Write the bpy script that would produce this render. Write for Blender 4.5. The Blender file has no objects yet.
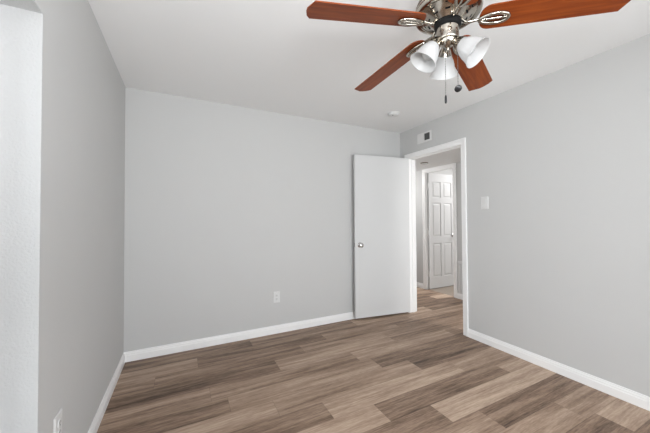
import bpy, bmesh, math, random
from mathutils import Vector, Matrix

C = bpy.context.scene.collection
S = bpy.context.scene
PI = math.pi

# ------------------------------------------------------------------ camera
EYE = Vector((0.0, 0.0, 1.24535))
yaw, pit, roll = 0.464667, 0.0177195, -0.0054424
r_ = Vector((math.cos(yaw), -math.sin(yaw), 0))
fw = Vector((math.sin(yaw)*math.cos(pit), math.cos(yaw)*math.cos(pit), math.sin(pit)))
up_ = r_.cross(fw)
rr = r_*math.cos(roll) + up_*math.sin(roll)
uu = -r_*math.sin(roll) + up_*math.cos(roll)
cd = bpy.data.cameras.new('camera')
cam = bpy.data.objects.new('camera', cd)
C.objects.link(cam)
M = Matrix((rr, uu, -fw)).transposed().to_4x4()
M.translation = EYE
cam.matrix_world = M
cd.sensor_fit = 'HORIZONTAL'
cd.sensor_width = 36.0
cd.lens = 283.654/650*36
cd.shift_y = -2.0/650
cd.clip_start = 0.01
S.camera = cam

# ------------------------------------------------------------------ world, lights, exposure
w = bpy.data.worlds.new('overcast_sky')
S.world = w
w.use_nodes = True
bg = w.node_tree.nodes['Background']
bg.inputs[0].default_value = (0.86, 0.93, 1.0, 1)
bg.inputs[1].default_value = 1.0

def area(name, loc, target, sx, sy, power, col=(1, 1, 1)):
    l = bpy.data.lights.new(name, 'AREA')
    l.shape = 'RECTANGLE'; l.size = sx; l.size_y = sy
    l.energy = power; l.color = col
    o = bpy.data.objects.new(name, l); C.objects.link(o)
    o.location = loc
    o.rotation_euler = (Vector(target)-Vector(loc)).to_track_quat('-Z', 'Y').to_euler()
    return o

area('daylight_left_window', (-0.95, 0.62, 1.0), (2.0, 0.62, 0.8), 1.7, 1.7, 22, (0.955, 0.975, 1.0))
area('added_rear_daylight', (1.25, -1.75, 0.75), (1.25, 1.0, 0.85), 2.3, 1.4, 84, (0.955, 0.975, 1.0))  # added daylight through an assumed rear window, for even ambient light
area('added_bounce_fill', (0.10, -0.30, 1.55), (0.25, 0.05, 2.44), 0.4, 0.4, 30, (0.955, 0.975, 1.0))  # added fill lamp out of view, aimed up to flatten the lighting
area('hall_light', (3.25, 4.35, 2.08), (3.35, 3.2, 0.0), 0.5, 0.5, 13, (0.98, 0.985, 0.98))  # added lamp hidden round the corner; the visible fixture itself emits nothing
area('added_hall_fill', (3.40, 0.75, 2.08), (3.35, 1.6, 0.0), 0.5, 0.5, 26, (0.98, 0.985, 0.98))  # added lamp out of view, brightens the hall from its near end
area('added_far_room_fill', (5.6, 2.9, 2.25), (4.9, 3.3, 0.6), 0.6, 0.6, 36, (0.99, 0.985, 0.98))  # added unseen lamp that brightens the far door

S.view_settings.view_transform = 'Standard'
S.view_settings.look = 'None'
S.view_settings.exposure = 0.29
S.view_settings.gamma = 1.0
S.view_settings.use_curve_mapping = False

# ------------------------------------------------------------------ measures
XL, XR, YB, YR, H = -0.463, 2.705, 3.049, -1.16, 2.44
WT = 0.115
DY0, DY1, DZ = 2.084, 2.886, 2.052          # bedroom doorway
HX = 3.86; HWT = 0.09                                   # hall far wall
HZ = 2.13                                   # hall ceiling
FY0, FY1, FZ = 3.132, 3.705, 2.075           # far doorway
WY0, WY1, WZ0, WZ1 = -0.16, 1.388, 0.34, 2.012   # left window
RX0, RX1, RZ0, RZ1 = 0.15, 2.35, 0.09, 2.05    # added rear window, unseen, sized to even out the light

# ------------------------------------------------------------------ helpers
def s2l(c):
    c = c/255
    return c/12.92 if c <= 0.04045 else ((c+0.055)/1.055)**2.4
def rgb(r, g, b): return (s2l(r), s2l(g), s2l(b), 1)

def mat(name, col, rough=0.5, metal=0.0, bump=None, spec=0.5):
    m = bpy.data.materials.new(name); m.use_nodes = True
    nt = m.node_tree; b = nt.nodes['Principled BSDF']
    b.inputs['Base Color'].default_value = col
    b.inputs['Roughness'].default_value = rough
    b.inputs['Metallic'].default_value = metal
    b.inputs['Specular IOR Level'].default_value = spec
    tc = nt.nodes.new('ShaderNodeTexCoord')
    if bump:
        sc, st, dist = bump
        n = nt.nodes.new('ShaderNodeTexNoise'); n.inputs['Scale'].default_value = sc
        n.inputs['Detail'].default_value = 3
        bp = nt.nodes.new('ShaderNodeBump'); bp.inputs['Strength'].default_value = st
        bp.inputs['Distance'].default_value = dist
        nt.links.new(tc.outputs['Object'], n.inputs['Vector'])
        nt.links.new(n.outputs['Fac'], bp.inputs['Height'])
        nt.links.new(bp.outputs['Normal'], b.inputs['Normal'])
    return m

def speckle(m, sc, amount):
    """slight tone variation of the paint itself"""
    nt = m.node_tree; b = nt.nodes['Principled BSDF']
    col = tuple(b.inputs['Base Color'].default_value)
    tc = nt.nodes.new('ShaderNodeTexCoord')
    n = nt.nodes.new('ShaderNodeTexNoise'); n.inputs['Scale'].default_value = sc
    n.inputs['Detail'].default_value = 4
    mx = nt.nodes.new('ShaderNodeMix'); mx.data_type = 'RGBA'
    mx.inputs[6].default_value = tuple(c*(1-amount) for c in col[:3])+(1,)
    mx.inputs[7].default_value = tuple(min(1, c*(1+amount)) for c in col[:3])+(1,)
    nt.links.new(tc.outputs['Object'], n.inputs['Vector'])
    nt.links.new(n.outputs['Fac'], mx.inputs[0])
    nt.links.new(mx.outputs[2], b.inputs['Base Color'])
    return m

WALL = speckle(mat('grey_wall_paint', (0.59, 0.588, 0.583, 1), 0.75, bump=(160, 0.12, 0.002), spec=0.25), 3.0, 0.012)
CEIL = mat('white_ceiling_paint', (0.86, 0.86, 0.86, 1), 0.85, bump=(140, 0.10, 0.002), spec=0.2)
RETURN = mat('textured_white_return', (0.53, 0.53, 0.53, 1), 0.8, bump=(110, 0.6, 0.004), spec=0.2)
TRIM = mat('white_trim_paint', (0.91, 0.905, 0.90, 1), 0.35, bump=(30, 0.02, 0.001))
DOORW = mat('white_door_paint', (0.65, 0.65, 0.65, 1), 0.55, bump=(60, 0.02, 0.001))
PLASTIC = mat('white_plastic', (0.72, 0.72, 0.715, 1), 0.35, bump=(80, 0.01, 0.001))
DARK = mat('matte_black', (0.008, 0.008, 0.008, 1), 0.7, bump=(50, 0.05, 0.001), spec=0.15)  # black paints in the shade of duct and cooling slots; also flywheel
DARK_GREY = mat('dark_grey', (0.10, 0.10, 0.10, 1), 0.6, bump=(50, 0.05, 0.001))  # painted-in shade of outlet slots and right vent louvers; also test button
VENTM = mat('white_vent_enamel', (0.72, 0.715, 0.71, 1), 0.4, bump=(60, 0.02, 0.001))
BLACK = mat('black_plastic', (0.012, 0.012, 0.014, 1), 0.3, bump=(80, 0.02, 0.001))
CHROME = mat('satin_chrome', (0.55, 0.54, 0.53, 1), 0.22, 1.0, bump=(200, 0.02, 0.0005))
CHAINM = mat('dull_steel_chain', (0.22, 0.215, 0.21, 1), 0.45, 1.0, bump=(300, 0.05, 0.0005))
BEIGE = mat('pale_beige_floor', (0.30, 0.25, 0.205, 1), 0.6, bump=(60, 0.1, 0.002))
LAWN = mat('outdoor_ground', (0.25, 0.27, 0.2, 1), 0.9, bump=(8, 0.4, 0.02))

def nickel():
    m = mat('brushed_nickel', (0.43, 0.395, 0.345, 1), 0.22, 1.0)
    nt = m.node_tree; b = nt.nodes['Principled BSDF']
    tc = nt.nodes.new('ShaderNodeTexCoord')
    mp = nt.nodes.new('ShaderNodeMapping'); mp.inputs['Scale'].default_value = (30, 30, 600)
    n = nt.nodes.new('ShaderNodeTexNoise'); n.inputs['Scale'].default_value = 1.0
    r = nt.nodes.new('ShaderNodeMapRange')
    r.inputs['To Min'].default_value = 0.10; r.inputs['To Max'].default_value = 0.22
    nt.links.new(tc.outputs['Object'], mp.inputs[0]); nt.links.new(mp.outputs[0], n.inputs['Vector'])
    nt.links.new(n.outputs['Fac'], r.inputs[0]); nt.links.new(r.outputs[0], b.inputs['Roughness'])
    return m
NICKEL = nickel()

def frosted():
    m = bpy.data.materials.new('frosted_white_glass'); m.use_nodes = True
    nt = m.node_tree; b = nt.nodes['Principled BSDF']; out = nt.nodes['Material Output']
    b.inputs['Base Color'].default_value = (0.71, 0.71, 0.71, 1)
    b.inputs['Roughness'].default_value = 0.35
    tr = nt.nodes.new('ShaderNodeBsdfTranslucent'); tr.inputs[0].default_value = (0.82, 0.82, 0.82, 1)
    n = nt.nodes.new('ShaderNodeTexNoise'); n.inputs['Scale'].default_value = 25
    mr = nt.nodes.new('ShaderNodeMapRange'); mr.inputs['To Min'].default_value = 0.42; mr.inputs['To Max'].default_value = 0.5
    mix = nt.nodes.new('ShaderNodeMixShader')
    nt.links.new(n.outputs['Fac'], mr.inputs[0]); nt.links.new(mr.outputs[0], mix.inputs[0])
    nt.links.new(b.outputs[0], mix.inputs[1]); nt.links.new(tr.outputs[0], mix.inputs[2])
    nt.links.new(mix.outputs[0], out.inputs[0])
    return m
FROST = frosted()

def pane_mat():
    m = bpy.data.materials.new('window_glass'); m.use_nodes = True
    nt = m.node_tree; nt.nodes.remove(nt.nodes['Principled BSDF']); out = nt.nodes['Material Output']
    t = nt.nodes.new('ShaderNodeBsdfTransparent'); t.inputs[0].default_value = (0.97, 0.98, 0.98, 1)
    g = nt.nodes.new('ShaderNodeBsdfGlossy'); g.inputs['Roughness'].default_value = 0.02
    fr = nt.nodes.new('ShaderNodeFresnel'); fr.inputs[0].default_value = 1.45
    mix = nt.nodes.new('ShaderNodeMixShader')
    nt.links.new(fr.outputs[0], mix.inputs[0]); nt.links.new(t.outputs[0], mix.inputs[1])
    nt.links.new(g.outputs[0], mix.inputs[2]); nt.links.new(mix.outputs[0], out.inputs[0])
    return m
PANE = pane_mat()

def cherry():
    m = bpy.data.materials.new('cherry_wood_veneer'); m.use_nodes = True
    nt = m.node_tree; b = nt.nodes['Principled BSDF']
    tc = nt.nodes.new('ShaderNodeTexCoord')
    mp = nt.nodes.new('ShaderNodeMapping'); mp.inputs['Scale'].default_value = (3.0, 42, 10)
    n = nt.nodes.new('ShaderNodeTexNoise'); n.inputs['Scale'].default_value = 1.6; n.inputs['Detail'].default_value = 6
    n.inputs['Distortion'].default_value = 0.6
    cr = nt.nodes.new('ShaderNodeValToRGB')
    cr.color_ramp.elements[0].position = 0.3; cr.color_ramp.elements[0].color = (0.140, 0.024, 0.0045, 1)
    cr.color_ramp.elements[1].position = 0.72; cr.color_ramp.elements[1].color = (0.250, 0.056, 0.0095, 1)
    nt.links.new(tc.outputs['Object'], mp.inputs[0]); nt.links.new(mp.outputs[0], n.inputs['Vector'])
    nt.links.new(n.outputs['Fac'], cr.inputs[0]); nt.links.new(cr.outputs[0], b.inputs['Base Color'])
    b.inputs['Roughness'].default_value = 0.4
    b.inputs['Specular IOR Level'].default_value = 0.2
    return m
CHERRY = cherry()

def plank_mat():
    m = bpy.data.materials.new('vinyl_plank_wood'); m.use_nodes = True
    nt = m.node_tree; b = nt.nodes['Principled BSDF']; L = nt.links.new
    uv = nt.nodes.new('ShaderNodeUVMap'); uv.uv_map = 'plank'
    at = nt.nodes.new('ShaderNodeAttribute'); at.attribute_name = 'plank_tone'
    sep = nt.nodes.new('ShaderNodeSeparateColor'); L(at.outputs['Color'], sep.inputs[0])
    comb = nt.nodes.new('ShaderNodeCombineXYZ')
    ml = nt.nodes.new('ShaderNodeMath'); ml.operation = 'MULTIPLY'; ml.inputs[1].default_value = 37.0
    L(sep.outputs['Green'], ml.inputs[0]); L(ml.outputs[0], comb.inputs['Z'])
    add = nt.nodes.new('ShaderNodeVectorMath'); add.operation = 'ADD'
    L(uv.outputs[0], add.inputs[0]); L(comb.outputs[0], add.inputs[1])
    def noise(scale, detail, dist, vec):
        mp = nt.nodes.new('ShaderNodeMapping'); mp.inputs['Scale'].default_value = vec
        n = nt.nodes.new('ShaderNodeTexNoise'); n.inputs['Scale'].default_value = scale
        n.inputs['Detail'].default_value = detail; n.inputs['Distortion'].default_value = dist
        L(add.outputs[0], mp.inputs[0]); L(mp.outputs[0], n.inputs['Vector'])
        return n
    broad = noise(1.0, 3, 0.25, (1.0, 15.0, 1.0))
    fine = noise(1.0, 6, 0.15, (5.0, 120.0, 1.0))
    blot = noise(1.0, 4, 0.5, (2.8, 42.0, 1.0))
    def mulv(src, k, off):
        a = nt.nodes.new('ShaderNodeMath'); a.operation = 'MULTIPLY_ADD'
        a.inputs[1].default_value = k; a.inputs[2].default_value = off
        L(src, a.inputs[0]); return a.outputs[0]
    def addv(a, c):
        n = nt.nodes.new('ShaderNodeMath'); n.operation = 'ADD'; L(a, n.inputs[0]); L(c, n.inputs[1]); return n.outputs[0]
    t = addv(mulv(sep.outputs['Red'], 0.60, 0.20), mulv(broad.outputs['Fac'], 0.95, -0.475))
    t = addv(t, mulv(fine.outputs['Fac'], 0.52, -0.26))
    t = addv(t, mulv(blot.outputs['Fac'], 0.60, -0.30))
    pore = noise(1.0, 2, 0.0, (22.0, 150.0, 1.0))
    t = addv(t, mulv(pore.outputs['Fac'], 0.42, -0.21))
    cr = nt.nodes.new('ShaderNodeValToRGB')
    e = cr.color_ramp.elements
    e[0].position = 0.05; e[0].color = rgb(80, 61, 48)
    e[1].position = 0.95; e[1].color = rgb(206, 183, 162)
    k = e.new(0.35); k.color = rgb(138, 114, 96)
    k = e.new(0.62); k.color = rgb(173, 148, 128)
    L(t, cr.inputs[0])
    # seams between planks: a narrow bevelled groove
    sx = nt.nodes.new('ShaderNodeSeparateXYZ'); L(uv.outputs[0], sx.inputs[0])
    at2 = sep.outputs['Blue']
    def edge(src, length):
        # distance to nearest edge in metres
        a = nt.nodes.new('ShaderNodeMath'); a.operation = 'SUBTRACT'; a.inputs[0].default_value = length
        L(src, a.inputs[1])
        mn = nt.nodes.new('ShaderNodeMath'); mn.operation = 'MINIMUM'
        L(src, mn.inputs[0]); L(a.outputs[0], mn.inputs[1]); return mn.outputs[0]
    ey = edge(sx.outputs['Y'], 0.178); ex = edge(sx.outputs['X'], 1.22)
    mn = nt.nodes.new('ShaderNodeMath'); mn.operation = 'MINIMUM'; L(ey, mn.inputs[0]); L(ex, mn.inputs[1])
    mr = nt.nodes.new('ShaderNodeMapRange'); mr.inputs['From Min'].default_value = 0.0; mr.inputs['From Max'].default_value = 0.0022
    mr.inputs['To Min'].default_value = 0.62; mr.inputs['To Max'].default_value = 1.0
    L(mn.outputs[0], mr.inputs[0])
    mx = nt.nodes.new('ShaderNodeMix'); mx.data_type = 'RGBA'; mx.blend_type = 'MULTIPLY'; mx.inputs[0].default_value = 1.0
    L(cr.outputs[0], mx.inputs[6]); L(mr.outputs[0], mx.inputs[7])
    L(mx.outputs[2], b.inputs['Base Color'])
    b.inputs['Roughness'].default_value = 0.48
    b.inputs['Specular IOR Level'].default_value = 0.35
    bp = nt.nodes.new('ShaderNodeBump'); bp.inputs['Strength'].default_value = 0.12; bp.inputs['Distance'].default_value = 0.002
    L(fine.outputs['Fac'], bp.inputs['Height']); L(bp.outputs[0], b.inputs['Normal'])
    return m
PLANK = plank_mat()

def obj(name, bm, m, parent=None, smooth=None, bevel=None):
    bmesh.ops.recalc_face_normals(bm, faces=bm.faces)
    me = bpy.data.meshes.new(name); bm.to_mesh(me); bm.free()
    me.materials.append(m)
    o = bpy.data.objects.new(name, me); C.objects.link(o)
    if parent: o.parent = parent
    if smooth is not None:
        for p in me.polygons: p.use_smooth = True
        me.set_sharp_from_angle(angle=math.radians(smooth))
    if bevel:
        b = o.modifiers.new('soft_edges', 'BEVEL'); b.width = bevel; b.segments = 2
        b.limit_method = 'ANGLE'; b.angle_limit = math.radians(40)
    return o

def box(bm, x0, x1, y0, y1, z0, z1, mx=None):
    vs = [bm.verts.new((x, y, z)) for x in (x0, x1) for y in (y0, y1) for z in (z0, z1)]
    for q in ((0, 1, 3, 2), (4, 6, 7, 5), (0, 4, 5, 1), (2, 3, 7, 6), (0, 2, 6, 4), (1, 5, 7, 3)):
        bm.faces.new([vs[i] for i in q])
    if mx is not None: bmesh.ops.transform(bm, matrix=mx, verts=vs)
    return vs

def boxes(*bs):
    bm = bmesh.new()
    for b in bs: box(bm, *b)
    return bm

def lathe(prof, n=48, bm=None, mx=None):
    bm = bm or bmesh.new(); rings = []; new = []
    for (r, z) in prof:
        if r < 1e-6:
            v = bm.verts.new((0, 0, z)); rings.append([v]); new.append(v)
        else:
            ring = [bm.verts.new((r*math.cos(2*PI*i/n), r*math.sin(2*PI*i/n), z)) for i in range(n)]
            rings.append(ring); new += ring
    for a, b in zip(rings[:-1], rings[1:]):
        for i in range(n):
            j = (i+1) % n
            if len(a) == 1 and len(b) == 1: continue
            if len(a) == 1: bm.faces.new((a[0], b[i], b[j]))
            elif len(b) == 1: bm.faces.new((a[i], b[0], a[j]))
            else: bm.faces.new((a[i], b[i], b[j], a[j]))
    if mx is not None: bmesh.ops.transform(bm, matrix=mx, verts=new)
    return bm

def tube(bm, pts, rad, n=10, closed=False, flat=1.0):
    """round (or flattened in z) tube along a list of points; rad may be a list"""
    pts = [Vector(p) for p in pts]; N = len(pts)
    rads = rad if isinstance(rad, (list, tuple)) else [rad]*N
    rings = []
    for i, p in enumerate(pts):
        if closed: t = pts[(i+1) % N]-pts[i-1]
        else: t = pts[min(i+1, N-1)]-pts[max(i-1, 0)]
        t.normalize()
        ref = Vector((0, 0, 1)) if abs(t.z) < 0.95 else Vector((1, 0, 0))
        a = t.cross(ref).normalized(); b = a.cross(t).normalized()
        rings.append([bm.verts.new(p+a*rads[i]*math.cos(2*PI*k/n)+b*rads[i]*flat*math.sin(2*PI*k/n)) for k in range(n)])
    for i in range(N if closed else N-1):
        A, B = rings[i], rings[(i+1) % N]
        for k in range(n):
            bm.faces.new((A[k], A[(k+1) % n], B[(k+1) % n], B[k]))
    if not closed:
        bm.faces.new(rings[0]); bm.faces.new(rings[-1][::-1])
    return bm

def sweep(bm, prof, a, b, out):
    """prof: list of (offset from wall, height); runs from a to b, out = direction away from wall"""
    a, b, out = Vector(a), Vector(b), Vector(out)
    A = [bm.verts.new(a+out*d+Vector((0, 0, z))) for d, z in prof]
    B = [bm.verts.new(b+out*d+Vector((0, 0, z))) for d, z in prof]
    n = len(prof)
    for i in range(n): bm.faces.new((A[i], A[(i+1) % n], B[(i+1) % n], B[i]))
    bm.faces.new(A); bm.faces.new(B[::-1])

def tag(o, label, cat=None, group=None, kind=None):
    o['label'] = label
    if cat: o['category'] = cat
    if group: o['group'] = group
    if kind: o['kind'] = kind
    return o
def struct(name, bm, m, label, cat, parent=None, **kw):
    return tag(obj(name, bm, m, parent, **kw), label, cat, kind='structure')
def empty(name, loc, rz=0.0):
    o = bpy.data.objects.new(name, None); C.objects.link(o)
    o.location = loc; o.rotation_euler = (0, 0, rz); o.empty_display_size = 0.1
    return o

# ------------------------------------------------------------------ floor
def build_floor():
    W, LN = 0.178, 1.22
    y_ref = 1.67 - W/2                         # lower edge of the row centred on 1.67
    ends = {0: 0.85, 1: 0.557, 2: 0.284, 3: 1.40, 4: 0.728, 5: 1.03, 6: 0.12, 7: 0.62,
            -1: 1.152, -2: 1.483, -3: 1.722, -4: 1.03, -5: 1.135, -6: 0.35}
    tone = {(0, -1): .22, (0, 0): .85, (0, 1): .62, (1, -1): .70, (1, 0): .62, (1, 1): .12, (1, 2): .3,
            (2, -1): .25, (2, 0): .55, (2, 1): .20, (3, -1): .45, (3, 0): .62, (3, 1): .45,
            (4, -1): .18, (4, 0): .72, (4, 1): .4, (5, -1): .42, (5, 0): .5, (6, -1): .62, (6, 0): .22, (6, 1): .35,
            (7, -1): .2, (7, 0): .35, (-1, -1): .72, (-1, 0): .25, (-1, 1): .6, (-2, -1): .22, (-2, 0): .78, (-2, 1): .55,
            (-3, -1): .6, (-3, 0): .25, (-4, -1): .4, (-4, 0): .62, (-4, 1): .55, (-5, 0): .18, (-5, 1): .7}
    rnd = random.Random(4)
    me = bpy.data.meshes.new('floor'); bm = bmesh.new()
    uvl = bm.loops.layers.uv.new('plank')
    tl = bm.loops.layers.float_color.new('plank_tone')
    x0, x1, y0, y1 = XL-0.01, HX+0.03, YR-0.01, 5.0
    k0 = math.floor((y0-y_ref)/W); k1 = math.floor((y1-y_ref)/W)
    for k in range(k0, k1+1):
        e = ends.get(k, None)
        if e is None: e = rnd.uniform(0, LN)
        a, b = y_ref+k*W, y_ref+(k+1)*W
        i0 = math.floor((x0-e)/LN); i1 = math.floor((x1-e)/LN)
        for i in range(i0, i1+1):
            p, q = e+i*LN, e+(i+1)*LN
            t = tone.get((k, i), None)
            if t is None: t = rnd.choice([rnd.uniform(.12, .35), rnd.uniform(.4, .65), rnd.uniform(.6, .85)])
            s = rnd.random()
            xa, xb = max(p, x0), min(q, x1); ya, yb = max(a, y0), min(b, y1)
            if xb-xa < 1e-4 or yb-ya < 1e-4: continue
            # a lining beyond the walls is not needed: hall only spans past the doorway
            vs = [bm.verts.new((x, y, 0)) for x, y in ((xa, ya), (xb, ya), (xb, yb), (xa, yb))]
            f = bm.faces.new(vs)
            for lp in f.loops:
                c = lp.vert.co
                lp[uvl].uv = (c.x-p, c.y-a); lp[tl] = (t, s, 0, 1)
    # slab body below the planks
    for v in box(bm, x0, x1, y0, y1, -0.10, -0.002): pass
    bm.to_mesh(me); bm.free(); me.materials.append(PLANK)
    o = bpy.data.objects.new('floor', me); C.objects.link(o)
    return tag(o, 'brown wood-look plank floor running through bedroom into hall', 'floor', kind='structure')
build_floor()
bm = boxes((HX+0.03, 6.3, 2.0, 4.6, -0.10, 0.001))
struct('floor_far_room', bm, BEIGE, 'paler beige floor beyond the far panelled door', 'floor')

# ------------------------------------------------------------------ walls, ceilings
bm = boxes((XL-0.15, XL, YR-WT, WY0, 0, H), (XL-0.15, XL, WY1, YB+WT, 0, H),
           (XL-0.15, XL, WY0, WY1, 0, WZ0), (XL-0.15, XL, WY0, WY1, WZ1, H))
struct('wall_left', bm, WALL, 'grey wall on the left, meeting the window recess', 'wall')
bm = boxes((XL, XR+WT, YB, YB+WT, 0, H))
struct('wall_back', bm, WALL, 'long grey wall behind the open white door', 'wall')
bm = boxes((XR, XR+WT, YR-WT, DY0-0.02, 0, H), (XR, XR+WT, DY1+0.02, YB, 0, H), (XR, XR+WT, DY0-0.02, DY1+0.02, DZ+0.02, H))
struct('wall_right', bm, WALL, 'grey wall on the right, with the doorway and light switch', 'wall')
bm = boxes((XL, RX0, YR-WT, YR, 0, H), (RX1, XR, YR-WT, YR, 0, H), (RX0, RX1, YR-WT, YR, 0, RZ0), (RX0, RX1, YR-WT, YR, RZ1, H))
struct('wall_rear', bm, WALL, 'grey wall behind the viewer with an added wide window', 'wall')
bm = boxes((XL-0.15, XR+WT, YR-WT, YB+WT, H, H+0.1))
struct('ceiling', bm, CEIL, 'white bedroom ceiling above the fan', 'ceiling')

# hall
HY0, HY1 = 0.4, 4.6
bm = boxes((HX, HX+HWT, HY0, FY0-0.02, 0, H), (HX, HX+HWT, FY1+0.02, HY1, 0, H), (HX, HX+HWT, FY0-0.02, FY1+0.02, FZ+0.02, H))
struct('wall_hall', bm, WALL, 'grey hall wall seen through the doorway, around the far door', 'wall')
bm = boxes((XR+WT, HX, HY0-0.1, HY0, 0, H), (XR+WT, HX, HY1, HY1+0.1, 0, H), (XR, XR+WT, YB+WT, HY1+0.1, 0, H))
struct('wall_hall_end', bm, WALL, 'grey end walls of the hall beyond the doorway', 'wall')
bm = boxes((XR+WT, HX, HY0, HY1, HZ, HZ+0.08))
struct('ceiling_hall', bm, CEIL, 'lowered white hall ceiling seen through the doorway', 'ceiling')
# far room
bm = boxes((HX+HWT, 6.3, 2.0, 2.1, 0, H), (HX+HWT, 6.3, 4.3, 4.4, 0, H), (6.2, 6.3, 2.1, 4.3, 0, H))
struct('wall_far_room', bm, WALL, 'grey walls of the far room behind the panelled door', 'wall')
bm = boxes((HX+HWT, 6.3, 2.0, 4.4, H, H+0.08))
struct('ceiling_far_room', bm, CEIL, 'white ceiling of the far room behind the panelled door', 'ceiling')

# ------------------------------------------------------------------ windows
# left window: plastered return, then frame, glass
bm = bmesh.new()
t = 0.006
xr = XL+0.001
box(bm, XL-0.115, xr, WY1-t, WY1+0.0005, WZ0, WZ1)
box(bm, XL-0.115, xr, WY0-0.0005, WY0+t, WZ0, WZ1)
box(bm, XL-0.115, xr, WY0, WY1, WZ1-t, WZ1+0.0005)
tag(obj('trim_1', bm, RETURN, bevel=0.002), 'bright textured white window recess at the left edge', 'window recess', kind='structure')
w1 = bmesh.new()
fx0, fx1 = XL-0.149, XL-0.115
for q in ((WY0, WY0+0.05, WZ0, WZ1), (WY1-0.05, WY1, WZ0, WZ1), (WY0+0.05, WY1-0.05, WZ0, WZ0+0.05), (WY0+0.05, WY1-0.05, WZ1-0.05, WZ1),
          (WY0+0.05, WY1-0.05, 1.15, 1.19)):
    box(w1, fx0, fx1, *q)
o = struct('window_1', w1, TRIM, 'white framed window set back in the left wall recess', 'window', bevel=0.003)
obj('pane', boxes((XL-0.136, XL-0.130, WY0+0.04, WY1-0.04, WZ0+0.04, WZ1-0.04)), PANE, o)
obj('sill', boxes((XL-0.115, XL+0.02, WY0-0.02, WY1-t-0.001, WZ0-0.012, WZ0+0.012)), TRIM, o, bevel=0.003)
w2 = bmesh.new()  # window added behind the viewer to let fill light in
ya, yb = YR-0.09, YR-0.05
xm = (RX0+RX1)/2
for q in ((RX0, RX0+0.05, RZ0, RZ1), (RX1-0.05, RX1, RZ0, RZ1), (xm-0.025, xm+0.025, RZ0+0.05, RZ1-0.05)):
    box(w2, q[0], q[1], ya, yb, q[2], q[3])
for z0, z1 in ((RZ0, RZ0+0.05), (RZ1-0.05, RZ1)): box(w2, RX0+0.05, RX1-0.05, ya, yb, z0, z1)
o = struct('added_window_2', w2, TRIM, 'wide white framed window added in the unseen rear wall for light', 'window', bevel=0.003)
obj('pane', boxes((RX0+0.04, RX1-0.04, YR-0.074, YR-0.068, RZ0+0.04, RZ1-0.04)), PANE, o)
obj('sill', boxes((RX0-0.03, RX1+0.03, YR-0.05, YR+0.03, RZ0-0.02, RZ0)), TRIM, o, bevel=0.003)
struct('ground', boxes((-14, 14, -14, 10, -0.4, -0.3)), LAWN, 'ground outside the house', 'ground')

# ------------------------------------------------------------------ baseboards
BB = [(0, 0), (0.014, 0), (0.014, 0.054), (0.0105, 0.060), (0.0105, 0.069), (0.007, 0.076), (0.0055, 0.086), (0, 0.086)]
bm = bmesh.new(); sweep(bm, BB, (XL, YR, 0), (XL, YB, 0), (1, 0, 0))
struct('baseboard_left', bm, TRIM, 'white baseboard along the left wall', 'baseboard')
bm = bmesh.new(); sweep(bm, BB, (XL+0.005, YB, 0), (XR-0.005, YB, 0), (0, -1, 0))
struct('baseboard_back', bm, TRIM, 'white baseboard along the back wall', 'baseboard')
bm = bmesh.new(); sweep(bm, BB, (XR, YR, 0), (XR, DY0-0.062, 0), (-1, 0, 0)); sweep(bm, BB, (XR, DY1+0.062, 0), (XR, YB-0.014, 0), (-1, 0, 0))
struct('baseboard_right', bm, TRIM, 'white baseboard along the right wall up to the doorway', 'baseboard')
bm = bmesh.new(); sweep(bm, BB, (XL, YR, 0), (XR, YR, 0), (0, 1, 0))
struct('baseboard_rear', bm, TRIM, 'white baseboard along the rear wall', 'baseboard')
bm = bmesh.new(); sweep(bm, BB, (HX, HY0, 0), (HX, FY0-0.06, 0), (-1, 0, 0)); sweep(bm, BB, (HX, FY1+0.07, 0), (HX, HY1, 0), (-1, 0, 0))
struct('baseboard_hall', bm, TRIM, 'white baseboard along the hall wall', 'baseboard')

# ------------------------------------------------------------------ door casings
def casing_section(bm, x, sgn, y0, y1, z1, cw):
    """flat casing with a stepped outer band on the wall face at x, proud by sgn; opening y0..y1, top z1"""
    for (a, b, d) in ((0.0, cw*0.62, 0.012), (cw*0.62, cw, 0.017)):
        xs = sorted((x, x+sgn*d))
        box(bm, xs[0], xs[1], y0-b, y0-a, 0, z1+b)
        box(bm, xs[0], xs[1], y1+a, y1+b, 0, z1+b)
        box(bm, xs[0], xs[1], y0-a, y1+a, z1+a, z1+b)
def jambs(bm, x0, x1, y0, y1, z1, stop):
    box(bm, x0, x1, y0-0.02, y0, 0, z1); box(bm, x0, x1, y1, y1+0.02, 0, z1); box(bm, x0, x1, y0-0.02, y1+0.02, z1, z1+0.02)
    s0, s1 = stop
    box(bm, s0, s1, y0, y0+0.010, 0, z1); box(bm, s0, s1, y1-0.010, y1, 0, z1); box(bm, s0, s1, y0+0.010, y1-0.010, z1-0.010, z1)
bm = bmesh.new()
casing_section(bm, XR, -1, DY0-0.005, DY1+0.005, DZ+0.005, 0.057)
casing_section(bm, XR+WT, 1, DY0-0.005, DY1+0.005, DZ+0.005, 0.057)
jambs(bm, XR, XR+WT, DY0, DY1, DZ, (XR+0.045, XR+0.08))
struct('trim_2', bm, TRIM, 'white casing around the bedroom doorway', 'door frame', bevel=0.0015)
bm = bmesh.new()
casing_section(bm, HX, -1, FY0-0.005, FY1+0.005, FZ+0.005, 0.057)
jambs(bm, HX, HX+HWT, FY0, FY1, FZ, (HX+0.004, HX+0.026))
struct('trim_3', bm, TRIM, 'white casing around the far doorway across the hall', 'door frame', bevel=0.0015)

# ------------------------------------------------------------------ doors
def knob_bm(side):
    """door knob with rose, axis along local y; side = +1/-1 direction"""
    prof = [(0.0, 0.0), (0.031, 0.0), (0.031, 0.004), (0.026, 0.009), (0.012, 0.011), (0.0105, 0.030), (0.016, 0.036),
            (0.0245, 0.042), (0.0275, 0.050), (0.0255, 0.059), (0.018, 0.064), (0.0, 0.0655)]
    return lathe(prof, 28, mx=Matrix.Rotation(-side*PI/2, 4, 'X'))

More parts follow.
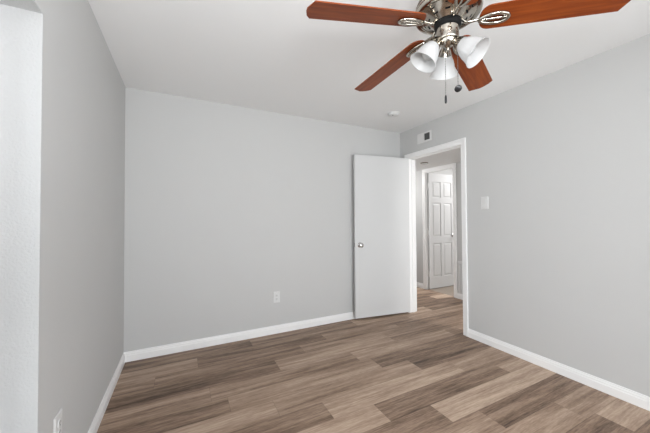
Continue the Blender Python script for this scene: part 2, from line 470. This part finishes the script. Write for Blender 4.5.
# bedroom door: flush slab, swung open against the back wall. local x runs from hinge to free edge, y = thickness
door = empty('door_1', (2.683, 2.888, 0.0))
ang = math.radians(180-7.9)                     # direction of the slab in world
door.rotation_euler = (0, 0, ang)
tag(door, 'plain flush white door standing open against the back wall', 'door', kind='structure')
DW = 0.79
slab = obj('slab', boxes((0.004, DW, 0.005, 0.040, 0.028, DZ-0.003)), DOORW, door, bevel=0.0015)
k = obj('door_knob', knob_bm(1), CHROME, door, smooth=40); k.location = (DW-0.062, 0.040, 0.928)
k = obj('door_knob', knob_bm(-1), CHROME, door, smooth=40); k.location = (DW-0.062, 0.005, 0.928)
obj('latch_plate', boxes((DW-0.0005, DW+0.0015, 0.010, 0.035, 0.900, 0.956)), CHROME, door)
for z in (0.24, 1.03, 1.82):
    bm = lathe([(0, -0.045), (0.0065, -0.045), (0.0065, 0.045), (0, 0.045)], 12)
    box(bm, -0.002, 0.03, 0.002, 0.0048, -0.044, 0.044)
    h = obj('hinge', bm, CHROME, door, smooth=40); h.location = (0, 0, z)

# far door: six raised panels, open 90 degrees into the far room
def panel_door(w, h, th):
    bm = bmesh.new()
    st, mid = 0.085, 0.07
    pw = (w-2*st-mid)/2
    rows = [(0.20, 0.80), (0.92, 1.52), (1.62, 1.90)]
    xs = [0, st, st+pw, st+pw+mid, w-st, w]
    # stiles and rails
    for a, b in ((xs[0], xs[1]), (xs[2], xs[3]), (xs[4], xs[5])): box(bm, a, b, 0, th, 0, h)
    zs = [0]+[z for r in rows for z in r]+[h]
    for a, b in ((xs[1], xs[2]), (xs[3], xs[4])):
        for i in range(0, len(zs), 2): box(bm, a, b, 0, th, zs[i], zs[i+1])
        for z0, z1 in rows:
            box(bm, a, b, 0.009, th-0.009, z0, z1)
            # raised field with sloped edges, both faces
            for y_in, y_out in ((0.009, 0.003), (th-0.009, th-0.003)):
                o_, i_ = 0.014, 0.034
                A = [bm.verts.new((x, y_in, z)) for x, z in ((a+o_, z0+o_), (b-o_, z0+o_), (b-o_, z1-o_), (a+o_, z1-o_))]
                B = [bm.verts.new((x, y_out, z)) for x, z in ((a+i_, z0+i_), (b-i_, z0+i_), (b-i_, z1-i_), (a+i_, z1-i_))]
                for q in range(4): bm.faces.new((A[q], A[(q+1) % 4], B[(q+1) % 4], B[q]))
                bm.faces.new(B)
    return bm
d2 = empty('door_2', (HX+0.032, FY1-0.004, 0.0))
tag(d2, 'white six-panel door standing open across the hall', 'door', kind='structure')
# local: x towards the far room, visible face towards -y
FW = 0.655
s2 = obj('slab', panel_door(FW, 2.05, 0.035), DOORW, d2); s2.location = (0.004, -0.040, 0.012)
k = obj('door_knob', knob_bm(-1), CHROME, d2, smooth=40); k.location = (FW-0.055, -0.040, 0.94)
k = obj('door_knob', knob_bm(1), CHROME, d2, smooth=40); k.location = (FW-0.055, -0.005, 0.94)
for z in (0.27, 1.0, 1.83):
    bm = lathe([(0, -0.045), (0.0065, -0.045), (0.0065, 0.045), (0, 0.045)], 12)
    box(bm, -0.004, 0.0035, -0.040, 0.0, -0.044, 0.044)
    h = obj('hinge', bm, VENTM, d2, smooth=40); h.location = (0, 0, z)

# ------------------------------------------------------------------ wall plates
def plate_bm(w, h, d):
    """cover plate with a chamfered rim, lying in x/z, front at y=-d"""
    bm = bmesh.new(); c = 0.004
    A = [bm.verts.new((x, 0, z)) for x, z in ((-w/2, -h/2), (w/2, -h/2), (w/2, h/2), (-w/2, h/2))]
    B = [bm.verts.new((x, -d*0.4, z)) for x, z in ((-w/2, -h/2), (w/2, -h/2), (w/2, h/2), (-w/2, h/2))]
    D = [bm.verts.new((x, -d, z)) for x, z in ((-w/2+c, -h/2+c), (w/2-c, -h/2+c), (w/2-c, h/2-c), (-w/2+c, h/2-c))]
    for P, Q in ((A, B), (B, D)):
        for i in range(4): bm.faces.new((P[i], P[(i+1) % 4], Q[(i+1) % 4], Q[i]))
    bm.faces.new(D); bm.faces.new(A[::-1])
    return bm
def outlet(loc, rz, label, group=None):
    e = empty('power_outlet', loc, rz)
    tag(e, label, 'outlet', group)
    obj('cover_plate', plate_bm(0.076, 0.122, 0.006), PLASTIC, e)
    for z in (-0.0195, 0.0195):
        bm = lathe([(0, 0.0), (0.0172, 0.0), (0.0172, 0.0085), (0.0160, 0.0095), (0, 0.0095)], 24, mx=Matrix.Rotation(PI/2, 4, 'X'))
        for v in bm.verts: v.co.z = max(-0.0142, min(0.0142, v.co.z))
        rcp = obj('receptacle', bm, PLASTIC, e, smooth=30); rcp.location = (0, 0, z)
        bm = bmesh.new()
        box(bm, -0.0075, -0.0050, -0.0100, -0.0090, -0.001, 0.009); box(bm, 0.0050, 0.0075, -0.0100, -0.0090, 0.000, 0.008)
        lathe([(0, 0.0090), (0.0026, 0.0090), (0.0026, 0.0100), (0, 0.0100)], 12, bm, mx=Matrix.Translation((0, 0, -0.0075)) @ Matrix.Rotation(PI/2, 4, 'X'))
        obj('slots', bm, DARK_GREY, rcp)
    bm = lathe([(0, 0.006), (0.0032, 0.006), (0.0028, 0.0074), (0, 0.0076)], 12, mx=Matrix.Rotation(PI/2, 4, 'X'))
    obj('screw', bm, VENTM, e)
    return e
outlet((0.925, YB, 0.394), 0, 'white power outlet low on the back wall', None)
outlet((XL, 1.565, 0.385), PI/2, 'white power outlet low on the left wall, near the window recess', None)

sw = empty('light_switch', (XR, 1.822, 1.403), -PI/2)
tag(sw, 'white rocker light switch on the right wall beside the doorway', 'light switch')
obj('cover_plate', plate_bm(0.078, 0.124, 0.006), PLASTIC, sw)
bm = bmesh.new()
A = [(-0.0165, -0.0062, -0.033), (0.0165, -0.0062, -0.033), (0.0165, -0.0062, 0.033), (-0.0165, -0.0062, 0.033)]
prof = [(-0.0335, -0.0055), (-0.0335, -0.0075), (0.0, -0.0085), (0.0335, -0.0125), (0.0335, -0.0055)]
L_ = [bm.verts.new((-0.0165, y, z)) for z, y in prof]; R_ = [bm.verts.new((0.0165, y, z)) for z, y in prof]
for i in range(5): bm.faces.new((L_[i], L_[(i+1) % 5], R_[(i+1) % 5], R_[i]))
bm.faces.new(L_); bm.faces.new(R_[::-1])
obj('rocker', bm, PLASTIC, sw)
for z in (-0.0485, 0.0485):
    bm = lathe([(0, 0.006), (0.003, 0.006), (0.0026, 0.0072), (0, 0.0074)], 12, mx=Matrix.Rotation(PI/2, 4, 'X'))
    o = obj('screw', bm, VENTM, sw); o.location = (0, 0, z)

# ------------------------------------------------------------------ air vent above the doorway (two-way register)
av = empty('air_vent', (XR, 2.604, 2.269), -PI/2)          # local x -> -Y world, local -y -> -X (into the room)
tag(av, 'small white two-way air vent high on the wall above the doorway', 'air vent')
VW, VH = 0.225, 0.125
bm = bmesh.new()
b_ = 0.022
box(bm, -VW/2, VW/2, -0.007, 0, -VH/2, -VH/2+b_); box(bm, -VW/2, VW/2, -0.007, 0, VH/2-b_, VH/2)
box(bm, -VW/2, -VW/2+b_, -0.007, 0, -VH/2+b_, VH/2-b_); box(bm, VW/2-b_, VW/2, -0.007, 0, -VH/2+b_, VH/2-b_)
box(bm, -0.006, 0.006, -0.007, 0, -VH/2+b_, VH/2-b_)
obj('frame', bm, VENTM, av, bevel=0.0015)
obj('duct_shade', boxes((-VW/2+b_*0.8, VW/2-b_*0.8, -0.0016, -0.0002, -VH/2+b_*0.8, VH/2-b_*0.8)), DARK, av)  # no hole here: a black sheet paints in the shade inside the duct
for sgn in (-1, 1):
    for i in range(5):
        bm = bmesh.new()
        cx = sgn*(0.017+i*0.0165)
        if sgn < 0: mx = Matrix.Translation((cx, -0.0055, 0)) @ Matrix.Rotation(math.radians(8), 4, 'Z')
        else: mx = Matrix.Translation((cx, -0.0095, 0)) @ Matrix.Rotation(math.radians(50), 4, 'Z')
        hw = 0.0085 if sgn < 0 else 0.0045
        box(bm, -hw, hw, -0.0004, 0.0004, -VH/2+b_*0.9, VH/2-b_*0.9, mx)
        obj('louver', bm, VENTM if sgn < 0 else DARK_GREY, av)  # right-hand louvers are dark grey, their shade painted into the colour

# ------------------------------------------------------------------ smoke detectors
def detector(loc, r, label, h=0.034):
    e = empty('smoke_detector', loc)
    tag(e, label, 'smoke detector')
    obj('mounting_base', lathe([(0, 0), (r, 0), (r, -h*0.28), (r*0.93, -h*0.34), (0, -h*0.34)], 40), PLASTIC, e, smooth=35)
    obj('cover', lathe([(0, -h*0.34), (r*0.90, -h*0.34), (r*0.90, -h*0.55), (r*0.82, -h*0.82), (r*0.6, -h), (0, -h)], 40), PLASTIC, e, smooth=35)
    bm = lathe([(0, 0), (0.008, 0), (0.008, -0.0015), (0, -0.002)], 16); 
    bt = obj('test_button', bm, DARK_GREY, e); bt.location = (-r*0.42, -r*0.3, -h)
    return e
detector((2.12, 2.49, H), 0.066, 'round white smoke detector on the bedroom ceiling near the corner')
hd = empty('hall_light', (3.40, 3.28, HZ))
tag(hd, 'small round white light on the lowered hall ceiling through the doorway', 'ceiling light')
obj('base', lathe([(0, 0), (0.058, 0), (0.058, -0.012), (0.053, -0.015), (0, -0.015)], 36), NICKEL, hd, smooth=35)
obj('diffuser', lathe([(0.051, -0.015), (0.049, -0.022), (0.036, -0.030), (0, -0.034)], 36), PLASTIC, hd, smooth=60)

# ------------------------------------------------------------------ return air grille, low on the hall wall
g = empty('return_air_grille', (HX, 2.80, 0.335), -PI/2)
tag(g, 'white louvred return air grille low on the hall wall past the doorway', 'air grille')
GW, GH = 0.50, 0.50
bm = bmesh.new(); b_ = 0.03
box(bm, -GW/2, GW/2, -0.010, 0, -GH/2, -GH/2+b_); box(bm, -GW/2, GW/2, -0.010, 0, GH/2-b_, GH/2)
box(bm, -GW/2, -GW/2+b_, -0.010, 0, -GH/2+b_, GH/2-b_); box(bm, GW/2-b_, GW/2, -0.010, 0, -GH/2+b_, GH/2-b_)
obj('frame', bm, VENTM, g, bevel=0.002)
obj('backing', boxes((-GW/2+0.02, GW/2-0.02, -0.0012, -0.0002, -GH/2+0.02, GH/2-0.02)), VENTM, g)
for i in range(22):
    bm = bmesh.new()
    box(bm, -GW/2+b_, GW/2-b_, -0.0075, 0.0075, -0.0006, 0.0006, Matrix.Rotation(math.radians(35), 4, 'X'))
    l = obj('louver', bm, VENTM, g); l.location = (0, -0.0065, -GH/2+b_+0.012+i*0.0198)

# ------------------------------------------------------------------ ceiling fan
FX, FYc = 1.071, 0.8855
fan = empty('ceiling_fan', (FX, FYc, H))
tag(fan, 'ceiling fan with five cherry wood blades, brushed nickel motor and three frosted lamps', 'ceiling fan')
def Z(z): return z-H                             # world height -> fan local
# canopy and downrod
obj('canopy', lathe([(0, 0), (0.068, 0), (0.068, -0.012), (0.060, -0.030), (0.035, -0.046), (0, -0.048)], 48), NICKEL, fan, smooth=35)
bm = bmesh.new(); lathe([(0, -0.04), (0.014, -0.04), (0.014, -0.135), (0, -0.135)], 24, bm)
obj('downrod', bm, NICKEL, fan, smooth=35)
# motor housing: a ribbed bowl that widens downward, polished underside
prof = [(0, Z(2.322)), (0.045, Z(2.322)), (0.052, Z(2.312)), (0.080, Z(2.304)), (0.096, Z(2.290)), (0.099, Z(2.284)), (0.100, Z(2.276)),
        (0.112, Z(2.262)), (0.124, Z(2.240)), (0.134, Z(2.214)), (0.140, Z(2.192)), (0.142, Z(2.182)), (0.1425, Z(2.174)),
        (0.140, Z(2.168)), (0.134, Z(2.164)), (0.122, Z(2.163)), (0.119, Z(2.166)), (0.100, Z(2.160)), (0.078, Z(2.145)), (0.060, Z(2.130)), (0, Z(2.130))]
mh = obj('motor_housing', lathe(prof, 96), NICKEL, fan, smooth=30)
def z_under(r): return 2.160+(2.145-2.160)*(0.100-r)/0.022
for i in range(10):                              # cooling slots in the underside, black blocks that paint in their shade
    a = 2*PI*(i+0.5)/10+math.radians(-48.9)
    for dr in (0.082, 0.104):
        bm = bmesh.new()
        box(bm, -0.0035, 0.0035, -0.010, 0.010, -0.002, 0.002)
        s_ = obj('cooling_slot', bm, DARK, mh)
        s_.matrix_local = Matrix.Rotation(a+(0.0 if dr < 0.1 else 0.0), 4, 'Z') @ Matrix.Translation((dr, 0, Z(z_under(dr))+0.0005)) @ Matrix.Rotation(math.radians(-26), 4, 'Y')
bm = bmesh.new()
# raised ribs pressed into the shell, welded onto one collar
for i in range(72):
    a = 2*PI*i/72
    tube(bm, [(r*math.cos(a), r*math.sin(a), z) for r, z in ((0.113, Z(2.262)), (0.1248, Z(2.240)), (0.1347, Z(2.214)), (0.1405, Z(2.193)))], 0.0024, 6)
lathe([(0.139, Z(2.197)), (0.1425, Z(2.195)), (0.1425, Z(2.191)), (0.139, Z(2.189)), (0.139, Z(2.197))], 72, bm)
rib = obj('ribs', bm, NICKEL, mh, smooth=60)
rib['kind'] = 'stuff'
obj('flywheel', lathe([(0, Z(2.150)), (0.057, Z(2.150)), (0.057, Z(2.116)), (0.049, Z(2.108)), (0, Z(2.108))], 48), DARK, fan, smooth=35)

# blades, each with its iron. local frame: x outward, y = counter-clockwise side, blade drooping and pitched about x
BZ = 2.1298                                      # height of the blade plane at the hub
PITCH, DROOP = math.radians(-11.4), 0.0792
ANG = [-48.93+1.84, 23.07-0.45, 95.07-1.83, 167.07+0.43, 239.07]
def blade_outline():
    W0, W1 = 0.0615, 0.0672
    pts = []
    for i in range(17):                          # root: rounded end
        t = PI/2+PI*i/16
        pts.append((0.172+0.045*math.cos(t), W0*math.copysign(abs(math.sin(t))**0.8, math.sin(t))))
    pts += [(0.40, -(W0+W1)/2), (0.627, -W1), (0.642, -0.045), (0.650, -0.012), (0.651, 0.010), (0.6285, W1), (0.40, (W0+W1)/2)]
    return pts
def blade_bm():
    bm = bmesh.new(); th = 0.0055; pts = blade_outline()
    A = [bm.verts.new((x, y, 0)) for x, y in pts]; B = [bm.verts.new((x, y, th)) for x, y in pts]
    n = len(pts)
    for i in range(n): bm.faces.new((A[i], A[(i+1) % n], B[(i+1) % n], B[i]))
    bm.faces.new(A[::-1]); bm.faces.new(B)
    return bm
def iron_bm():
    bm = bmesh.new()
    arm = [(0.046, 0, 0.004), (0.060, 0, 0.004), (0.068, 0, -0.003), (0.076, 0, -0.012), (0.090, 0, -0.014), (0.110, 0, -0.0125), (0.132, 0, -0.0115)]
    tube(bm, arm, [0.010, 0.010, 0.0085, 0.008, 0.0075, 0.0072, 0.0080], 12, flat=0.75)
    return bm
def ring_bm():
    bm = bmesh.new()
    N = 40; cx = 0.184; ax, ay = 0.056, 0.024
    tube(bm, [(cx+ax*math.cos(2*PI*i/N), ay*math.sin(2*PI*i/N)*(1+0.18*math.cos(2*PI*i/N)), -0.006) for i in range(N)], 0.0074, 10, closed=True)
    tube(bm, [(cx-ax, 0, -0.006), (cx, 0, -0.006), (cx+ax, 0, -0.006)], 0.0056, 8)
    return bm
def screw_bm():
    return lathe([(0, -0.0120), (0.0040, -0.0112), (0.0048, -0.0095), (0.0048, 0.0), (0, 0.0)], 12)
for i in range(5):
    tilt = Matrix.Rotation(DROOP+(0.02 if i == 1 else 0.0), 4, 'Y') @ Matrix.Rotation(PITCH, 4, 'X')
    mx = Matrix.Translation((0, 0, Z(BZ))) @ Matrix.Rotation(math.radians(ANG[i]), 4, 'Z')
    if i == 0:
        bl = obj('blade', blade_bm(), CHERRY, fan, bevel=0.0012)
        ir = obj('blade_iron', iron_bm(), NICKEL, fan, smooth=60)
        rg = obj('ring', ring_bm(), NICKEL, ir, smooth=60)
        sc = [obj('screw', screw_bm(), NICKEL, ir, smooth=40)]
        for x in (1, 2):
            c = sc[0].copy(); C.objects.link(c); c.parent = ir; sc.append(c)
        proto = [rg]+sc
        b0, i0 = bl, ir; kids = proto
    else:
        bl, ir = b0.copy(), i0.copy(); C.objects.link(bl); C.objects.link(ir)
        bl.parent = fan; ir.parent = fan; kids = []
        for ch in proto:
            c = ch.copy(); C.objects.link(c); c.parent = ir; kids.append(c)
    bl.matrix_local = mx @ tilt
    ir.matrix_local = mx
    kids[0].matrix_local = tilt
    for c, x in zip(kids[1:], (0.150, 0.184, 0.218)): c.matrix_local = tilt @ Matrix.Translation((x, 0, 0))

# light kit
obj('switch_housing', lathe([(0, Z(2.108)), (0.044, Z(2.108)), (0.0475, Z(2.104)), (0.0475, Z(2.056)), (0.044, Z(2.051)), (0, Z(2.051))], 48), NICKEL, fan, smooth=35)
obj('light_fitter', lathe([(0, Z(2.053)), (0.036, Z(2.053)), (0.038, Z(2.048)), (0.034, Z(2.038)), (0.024, Z(2.028)), (0.014, Z(2.022)), (0.008, Z(2.019)),
                           (0.008, Z(2.016)), (0.0095, Z(2.013)), (0.007, Z(2.008)), (0, Z(2.007))], 48), NICKEL, fan, smooth=35)
LAMPS = ((50, 48, 0.050, 2.058), (152, 58, 0.044, 2.064), (-66, 45, 0.030, 2.042))   # azimuth, tilt below the horizontal, reach, height
for az, tl, rc, zc in LAMPS:
    a, TILT = math.radians(az), math.radians(tl)
    er = Vector((math.cos(a), math.sin(a), 0)); dz = Vector((0, 0, -1))
    ax = (er*math.cos(TILT)+dz*math.sin(TILT)).normalized()
    root = er*0.022+Vector((0, 0, Z(zc)))
    neck = er*rc+Vector((0, 0, Z(zc)))
    bm = bmesh.new()
    tube(bm, [root, root+er*0.007+Vector((0, 0, 0.002)), neck, neck+ax*0.010], [0.009, 0.009, 0.0095, 0.011], 12)
    arm = obj('lamp_arm', bm, NICKEL, fan, smooth=60)
    q = Vector((0, 0, -1)).rotation_difference(ax).to_matrix().to_4x4()
    base = Matrix.Translation(neck+ax*0.004) @ q
    bm = lathe([(0, 0.004), (0.013, 0.004), (0.019, -0.003), (0.025, -0.016), (0.0295, -0.030), (0.0315, -0.036), (0.0300, -0.037), (0.027, -0.030), (0.020, -0.016), (0, -0.010)], 36)
    c = obj('socket_cup', bm, NICKEL, arm, smooth=40); c.matrix_local = base
    outer = [(0.0245, -0.020), (0.0275, -0.033), (0.0345, -0.048), (0.042, -0.062), (0.0475, -0.078), (0.051, -0.096), (0.056, -0.113), (0.063, -0.127)]
    inner = [(r-0.003, z+0.0005) for r, z in outer[::-1]]
    bm = lathe(outer+inner, 48)
    g_ = obj('glass_shade', bm, FROST, fan, smooth=50); g_.matrix_local = base
    bm = lathe([(0, -0.016), (0.013, -0.018), (0.014, -0.040), (0.022, -0.058), (0.028, -0.076), (0.026, -0.090), (0.014, -0.100), (0, -0.103)], 24)
    obj('light_bulb', bm, FROST, g_, smooth=60)

# pull chains
def chain(x, y, ztop, zbot, kind):
    bm = bmesh.new()
    tube(bm, [(x, y, Z(ztop)), (x, y, Z((ztop+zbot)/2)), (x, y, Z(zbot))], 0.0011, 6)
    n = int((ztop-zbot)/0.012)
    for i in range(n):
        lathe([(0, 0.0022), (0.0018, 0.001), (0.0018, -0.001), (0, -0.0022)], 6, bm, Matrix.Translation((x, y, Z(ztop-0.006-i*0.012))))
    ch = obj('pull_chain', bm, CHAINM, fan, smooth=60)
    if kind == 'rod':
        bm = lathe([(0, 0.004), (0.003, 0.003), (0.0045, -0.004), (0.0048, -0.030), (0.003, -0.034), (0, -0.034)], 16, mx=Matrix.Translation((x, y, Z(zbot))))
        f = obj('chain_fob', bm, BLACK, ch, smooth=40); f['label'] = 'slim black rod-shaped chain fob'
    else:
        bm = lathe([(0, 0.006), (0.012, 0.005), (0.0155, 0.002), (0.0155, -0.002), (0.012, -0.005), (0, -0.006)], 28,
                   mx=Matrix.Translation((x, y, Z(zbot)-0.014)) @ Vector((0, 0, 1)).rotation_difference(Vector((-0.43, -0.81, -0.88))).to_matrix().to_4x4())
        f = obj('chain_fob', bm, BLACK, ch, smooth=40); f['label'] = 'round black disc-shaped chain fob'
chain(-0.008, 0.008, 2.026, 1.802, 'rod')
chain(0.025, -0.031, 2.056, 1.840, 'disc')
